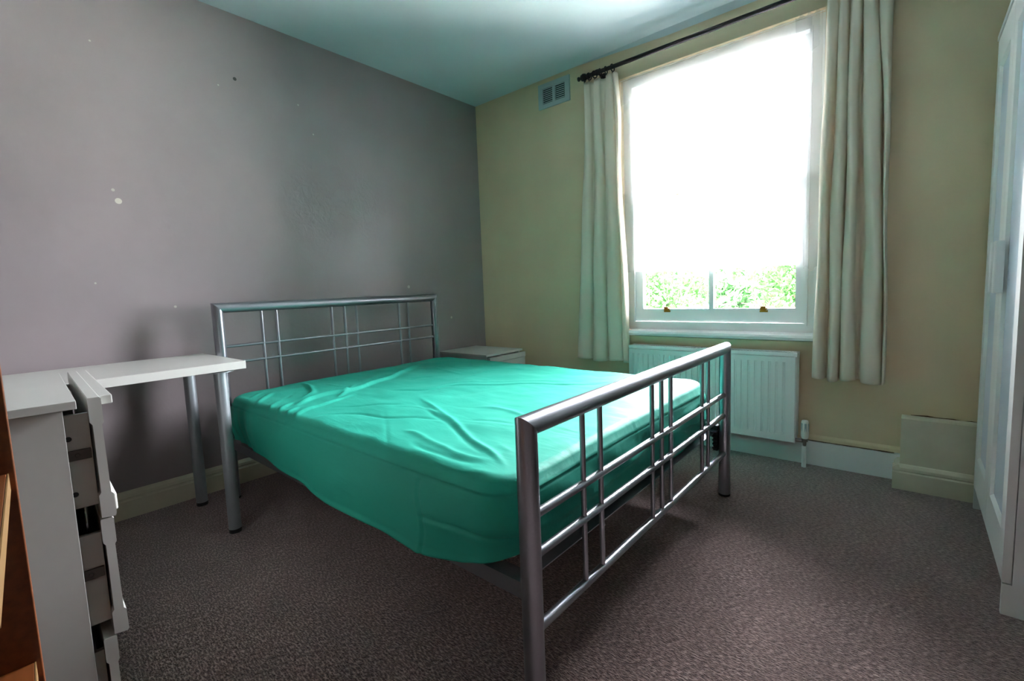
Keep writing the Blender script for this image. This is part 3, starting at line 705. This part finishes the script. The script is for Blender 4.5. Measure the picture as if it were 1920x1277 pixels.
# ------------------------------------------------------------------ radiator
ra = thing('radiator', 'white ribbed panel radiator on the wall under the window', 'radiator')
RX0, RX1, RZ0, RZ1 = 1.392, 2.338, .130, .610
def rad_panel(yface, name):
    bm = bmesh.new(); m = .028; pitch = .034; xs = []; n = int((RX1 - RX0 - 2 * m) / pitch)
    pitch = (RX1 - RX0 - 2 * m) / n
    prof = [(RX0, .004), (RX0 + .004, 0), (RX0 + m - .004, 0)]
    for i in range(n):
        b = RX0 + m + i * pitch
        prof += [(b, .0), (b + .004, .006), (b + .009, .006), (b + .013, 0), (b + pitch - .002, 0)]
    prof += [(RX1 - .004, 0), (RX1, .004)]
    zs = [(RZ0, 0, .004), (RZ0 + .004, 0, 0), (RZ0 + .038, 0, 0), (RZ0 + .050, 1, 0), (RZ1 - .060, 1, 0), (RZ1 - .048, 0, 0), (RZ1 - .026, 0, 0), (RZ1 - .020, 0, 0)]
    rows = []
    for z, k, ex in zs:
        rows.append([bm.verts.new((x, yface + max(d * k if 0 < i < len(prof) - 1 else d, ex), z)) for i, (x, d) in enumerate(prof)])
    for a, b in zip(rows, rows[1:]):
        for i in range(len(prof) - 1): bm.faces.new((a[i], a[i + 1], b[i + 1], b[i]))
    # closed back
    bk = [bm.verts.new(p) for p in ((RX0, yface + .016, RZ0), (RX1, yface + .016, RZ0), (RX1, yface + .016, RZ1 - .02), (RX0, yface + .016, RZ1 - .02))]
    bm.faces.new(bk); bm.faces.new([bk[0], bk[1]] + rows[0][::-1]); bm.faces.new([bk[3], bk[2]] + rows[-1][::-1])
    bm.faces.new([bk[0], bk[3]] + [r[0] for r in rows[::-1]]); bm.faces.new([bk[1], bk[2]] + [r[-1] for r in rows[::-1]])
    return bmo(name, bm, M['radiator'], ra, angle=.4)
rad_panel(-.112, 'front_panel')
bx('rear_panel', M['radiator'], ra, RX0, RX1, -.045, -.035, RZ0, RZ1 - .02)
bx('side_cover', M['radiator'], ra, RX0 - .003, RX0, -.098, -.030, RZ0 + .03, RZ1)
bx('side_cover', M['radiator'], ra, RX1, RX1 + .003, -.098, -.030, RZ0 + .03, RZ1)
bm = bmesh.new(); box(bm, RX0 - .002, RX1 + .004, -.106, -.098, RZ1 - .016, RZ1 + .002); box(bm, RX0 - .002, RX1 + .004, -.036, -.028, RZ1 - .016, RZ1 + .002)
for i in range(60):
    x = RX0 + .01 + i * (RX1 - RX0 - .02) / 59; box(bm, x - .003, x + .003, -.098, -.036, RZ1 - .006, RZ1 - .002)
bmo('top_grille', bm, M['radiator'], ra, bevel=0)
for x in (1.55, 2.18): bx('wall_bracket', M['radiator'], ra, x, x + .03, -.036, -.001, .2, .5)
# thermostatic valve and pipe
bm = bmesh.new(); lathe(bm, [(.006, .0), (.0085, .012), (.0085, .026), (.015, .028), (.015, .042), (.010, .044)], (2.378, -.075, .112), 'z', 20)
tube(bm, (2.338, -.075, .140), (2.372, -.075, .140), .009, 14)
vb = bmo('valve_body', bm, M['chrome'], ra, angle=.6); vb['label'] = 'dull chrome valve body'
bm = bmesh.new(); prof = [(.013, .155), (.0175, .163), (.019, .185), (.0185, .190), (.018, .215), (.0165, .248), (.013, .253), (.001, .254)]
lathe(bm, prof, (2.378, -.075, 0), 'z', 24)
vh = bmo('valve_head', bm, M['valve'], ra, angle=.6)
for k in range(6):
    a = k * PI / 3 - PI / 2 + .3; bm = bmesh.new(); c = Vector((2.378 + .0172 * math.cos(a), -.075 + .0172 * math.sin(a), .217))
    u = Vector((-math.sin(a), math.cos(a), 0)); nrm = Vector((math.cos(a), math.sin(a), 0))
    vs = [bm.verts.new(c + u * s * .0045 + nrm * q + Vector((0, 0, z))) for q in (-.002, .0008) for s, z in ((-1, -.022), (1, -.022), (1, .022), (-1, .022))]
    for f in ((0, 1, 2, 3), (4, 5, 6, 7), (0, 1, 5, 4), (1, 2, 6, 5), (2, 3, 7, 6), (3, 0, 4, 7)): bm.faces.new([vs[i] for i in f])
    bmo('grip_slot', bm, M['vent'], vh)
bm = bmesh.new(); tube(bm, (2.376, -.075, 0), (2.376, -.075, .115), .0115, 18); bmo('pipe', bm, M['white_gloss'], ra, angle=.6)
bm = bmesh.new(); tube(bm, (2.3, -.075, .15), (2.339, -.075, .14), .008, 12); bmo('elbow', bm, M['chrome'], ra, angle=.6)
rebase(ra, (1.865, -.07, .13))

# ------------------------------------------------------------------ wall vent
ve = thing('air_vent', 'grey louvred air vent high on the cream wall', 'vent')
VX0, VX1, VZ0, VZ1 = .655, .925, 2.303, 2.474
frv = bmesh.new()
xs = [VX0, VX0 + .040, VX0 + .125, VX0 + .147, VX0 + .232, VX1]; z0, z1 = VZ0 + .030, VZ1 - .034
box(frv, xs[0], xs[1], -.012, 0, VZ0, VZ1); box(frv, xs[4], xs[5], -.012, 0, VZ0, VZ1); box(frv, xs[2], xs[3], -.012, 0, z0, z1)
box(frv, xs[1], xs[4], -.012, 0, VZ0, z0); box(frv, xs[1], xs[4], -.012, 0, z1, VZ1)
bmo('vent_frame', frv, M['vent'], ve)
o = bx('vent_backing', M['dark'], ve, xs[1], xs[4], -.002, .0, z0, z1, bevel=0); o['label'] = 'black backing plate painted as the shade behind the louvres'
for c in (1, 3):
    for k in range(8):
        z = z0 + (k + .5) * (z1 - z0) / 8; bm = bmesh.new()
        prism(bm, [(-.0025, z + .0075), (-.012, z + .0015), (-.012, z - .0035), (-.0025, z + .004)], xs[c], xs[c + 1], 'x')
        bmo('slat', bm, M['vent'], ve)
rebase(ve, (.79, 0, 2.303))

# ------------------------------------------------------------------ curtain pole
cp = thing('curtain_pole', 'dark bronze curtain pole with turned finial above the window', 'curtain pole')
PZ, PY = 2.375, -.090
tb('pole', M['iron'], cp, (1.135, PY, PZ), (2.735, PY, PZ), .0125, 20)
def finial(x, s):
    bm = bmesh.new()
    lathe(bm, [(.012, 0), (.019, s * .004), (.019, s * .012), (.011, s * .016), (.011, s * .022), (.020, s * .030), (.024, s * .045), (.020, s * .060), (.010, s * .066), (.009, s * .074), (.014, s * .080), (.014, s * .088), (.001, s * .094)], (x, PY, PZ), 'x', 20)
    bmo('finial', bm, M['iron'], cp, angle=.5)
finial(1.135, -1); finial(2.735, 1)
for x in (1.190, 2.690):
    bm = bmesh.new(); tube(bm, (x, -.001, PZ - .002), (x, PY, PZ - .002), .007, 12); lathe(bm, [(.022, -.001), (.022, -.006), (.009, -.012)], (x, 0, PZ), 'y', 16)
    lathe(bm, [(.018, -.008), (.0185, .0), (.018, .008)], (x, PY, PZ), 'x', 18)
    bmo('bracket', bm, M['iron'], cp, angle=.5)
rebase(cp, (1.93, 0, 2.36))

# ------------------------------------------------------------------ curtains
def torus(bm, c, R, r, seg=20, s2=8, tilt=0):
    vs = []
    for i in range(seg):
        a = 2 * PI * i / seg
        for j in range(s2):
            b = 2 * PI * j / s2; q = Vector((r * math.sin(b), (R + r * math.cos(b)) * math.cos(a), (R + r * math.cos(b)) * math.sin(a)))
            q.rotate(Matrix.Rotation(tilt, 3, 'Z')); vs.append(bm.verts.new(Vector(c) + q))
    for i in range(seg):
        for j in range(s2):
            bm.faces.new((vs[i * s2 + j], vs[((i + 1) % seg) * s2 + j], vs[((i + 1) % seg) * s2 + (j + 1) % s2], vs[i * s2 + (j + 1) % s2]))
def curtain(label, keys, ztop, zbot, rings, hemjit, depth_top=.028, depth_bot=.050, ybase=-.042):
    """keys: list of (z, [fold edge x positions ...]) - folds given as (x_left, x_right) pairs, valleys lie between them"""
    root = thing('curtain', label, 'curtain', group='cream curtains at the window')
    keys = sorted(keys, reverse=True); nf = len(keys[0][1]); per_f = 18; per_v = 6
    zs = np.linspace(ztop, zbot, 90); rows = []
    kz = np.array([k[0] for k in keys])[::-1]
    for zi, z in enumerate(zs):
        E = [(np.interp(z, kz, np.array([k[1][f][0] for k in keys])[::-1]), np.interp(z, kz, np.array([k[1][f][1] for k in keys])[::-1])) for f in range(nf)]
        t = (ztop - z) / (ztop - zbot); dep = depth_top + (depth_bot - depth_top) * min(1, t * 2.2)
        row = []
        for f, (a, b) in enumerate(E):
            wv = .003 * math.sin(z * 7 + f * 2.1); a += wv; b += wv
            for q in range(per_f):
                s = q / (per_f - 1); ang = PI * s
                x = (a + b) / 2 - (b - a) / 2 * math.cos(ang) * (1 + .10 * math.sin(ang)); y = ybase - dep * (math.sin(ang) ** .75) - .004 * math.sin(9 * s + z * 5 + f)
                row.append((x, y, z))
            if f < nf - 1:
                a2 = E[f + 1][0]
                for q in range(1, per_v + 1):
                    s = q / (per_v + 1); row.append((b + (a2 - b) * s, ybase + .012 * math.sin(PI * s), z))
        rows.append(row)
    for f_i, p in enumerate(rows[-1]):
        pass
    n = len(rows[0]); V = [p for r in rows for p in r]
    for j in range(n):
        i = (len(rows) - 1) * n + j; V[i] = (V[i][0], V[i][1], V[i][2] + hemjit * math.sin(j * .11 + 1) + (V[i][0] - keys[0][1][0][0]) * 0)
    F = [(r * n + j, r * n + j + 1, (r + 1) * n + j + 1, (r + 1) * n + j) for r in range(len(rows) - 1) for j in range(n - 1)]
    me = bpy.data.meshes.new('cloth'); me.from_pydata(V, [], F); me.update()
    o = link('cloth', me, M['curtain'], root, smooth=True)
    md = o.modifiers.new('thickness', 'SOLIDIFY'); md.thickness = .0022; md.offset = 0
    for x in rings:
        bm = bmesh.new(); torus(bm, (x, PY, PZ - .006), .021, .0035, tilt=random.uniform(-.4, .4))
        bm2 = bm; r_ = bmo('curtain_ring', bm2, M['iron'], root, smooth=True); r_['label'] = 'dark bronze ring'
        bm = bmesh.new(); torus(bm, (x, PY, PZ - .031), .0055, .0015, 10, 6, tilt=1.2); bmo('eyelet', bm, M['iron'], r_, smooth=True)
    return root
# left curtain: three pinch heads opening into six folds
kl = [(2.348, [(1.073, 1.114), (1.150, 1.192), (1.232, 1.276), (1.284, 1.312)]),
      (2.10, [(1.070, 1.116), (1.144, 1.196), (1.222, 1.290), (1.296, 1.326)]),
      (1.85, [(1.060, 1.118), (1.140, 1.204), (1.222, 1.300), (1.308, 1.322)]),
      (1.40, [(1.035, 1.112), (1.132, 1.204), (1.222, 1.314), (1.320, 1.342)]),
      (.90, [(1.000, 1.094), (1.112, 1.204), (1.220, 1.322), (1.330, 1.362)]),
      (.49, [(.972, 1.080), (1.098, 1.204), (1.220, 1.328), (1.338, 1.375)])]
cl = curtain('cream curtain hanging left of the window beside the air vent', kl, 2.350, .492, (1.094, 1.130, 1.171, 1.212, 1.254, 1.300), .006)
rebase(cl, (1.17, -.08, .49))
kr = [(2.348, [(2.434, 2.474), (2.486, 2.512), (2.526, 2.566), (2.576, 2.622), (2.638, 2.690)]),
      (2.20, [(2.428, 2.476), (2.482, 2.518), (2.524, 2.566), (2.572, 2.626), (2.634, 2.684)]),
      (1.85, [(2.424, 2.468), (2.476, 2.522), (2.526, 2.566), (2.582, 2.648), (2.656, 2.680)]),
      (1.30, [(2.418, 2.456), (2.468, 2.522), (2.525, 2.566), (2.604, 2.668), (2.674, 2.688)]),
      (.90, [(2.412, 2.456), (2.470, 2.518), (2.522, 2.574), (2.606, 2.678), (2.684, 2.694)]),
      (.48, [(2.404, 2.456), (2.472, 2.515), (2.519, 2.583), (2.606, 2.686), (2.691, 2.702)])]
cr = curtain('cream curtain hanging right of the window nearer the wardrobe', kr, 2.350, .482, (2.452, 2.488, 2.532, 2.580, 2.626, 2.668), .006, depth_bot=.075)
rebase(cr, (2.55, -.08, .48))

# ------------------------------------------------------------------ lace net
nl = thing('lace_curtain', 'white lace net across the window gathered at its right side', 'net curtain')
def lace(name, x0, x1, zt, zb_fn, yfn, dens_fn, nx=160, nz=90):
    V = []; D = []
    for j in range(nz):
        t = j / (nz - 1)
        for i in range(nx):
            s = i / (nx - 1); zb = zb_fn(s); z = zt + (zb - zt) * t
            xx = x0(t) + (x1(t) - x0(t)) * s
            V.append((xx, yfn(xx, z, s, t), z)); D.append(dens_fn(xx, z, s, t))
    F = [(j * nx + i, j * nx + i + 1, (j + 1) * nx + i + 1, (j + 1) * nx + i) for j in range(nz - 1) for i in range(nx - 1)]
    me = bpy.data.meshes.new(name); me.from_pydata(V, [], F); me.update()
    a = me.attributes.new('density', 'FLOAT', 'POINT'); a.data.foreach_set('value', np.array(D, dtype=np.float32))
    return link(name, me, M['lace'], nl, smooth=True)
lace('net_panel', lambda t: 1.306, lambda t: 2.36 - .015 * t, 2.312, lambda s: 1.082 - .012 * s + .004 * math.sin(s * 23),
     lambda x, z, s, t: .012 + .007 * math.sin(x * 62 + .8 * math.sin(z * 3)) * (.6 + .4 * t) - .004 * math.sin(x * 19),
     lambda x, z, s, t: 1.1 if t < .12 else (.35 + .9 * max(0, (t - .86) / .14)) + (.8 if s > .93 else 0))
lace('valance', lambda t: 1.308, lambda t: 2.395, 2.314, lambda s: 2.150 + .020 * abs(math.sin(s * 26)) - .015 * s,
     lambda x, z, s, t: -.002 + .005 * math.sin(x * 75 + 1) , lambda x, z, s, t: 1.4, nz=24)
lace('gathered_edge', lambda t: 2.290 + .055 * t, lambda t: 2.408 + .008 * t, 2.314, lambda s: 1.046 + .012 * math.sin(s * 9),
     lambda x, z, s, t: -.014 + .016 * math.sin(s * 21 + 1.5 * t), lambda x, z, s, t: 2.6 if s > .4 else 1.4, nx=80)
tb('net_wire', M['white_gloss'], nl, (1.302, .012, 2.314), (2.418, .012, 2.314), .002, 8)
rebase(nl, (1.86, .0, 1.05))

bpy.context.view_layer.update()
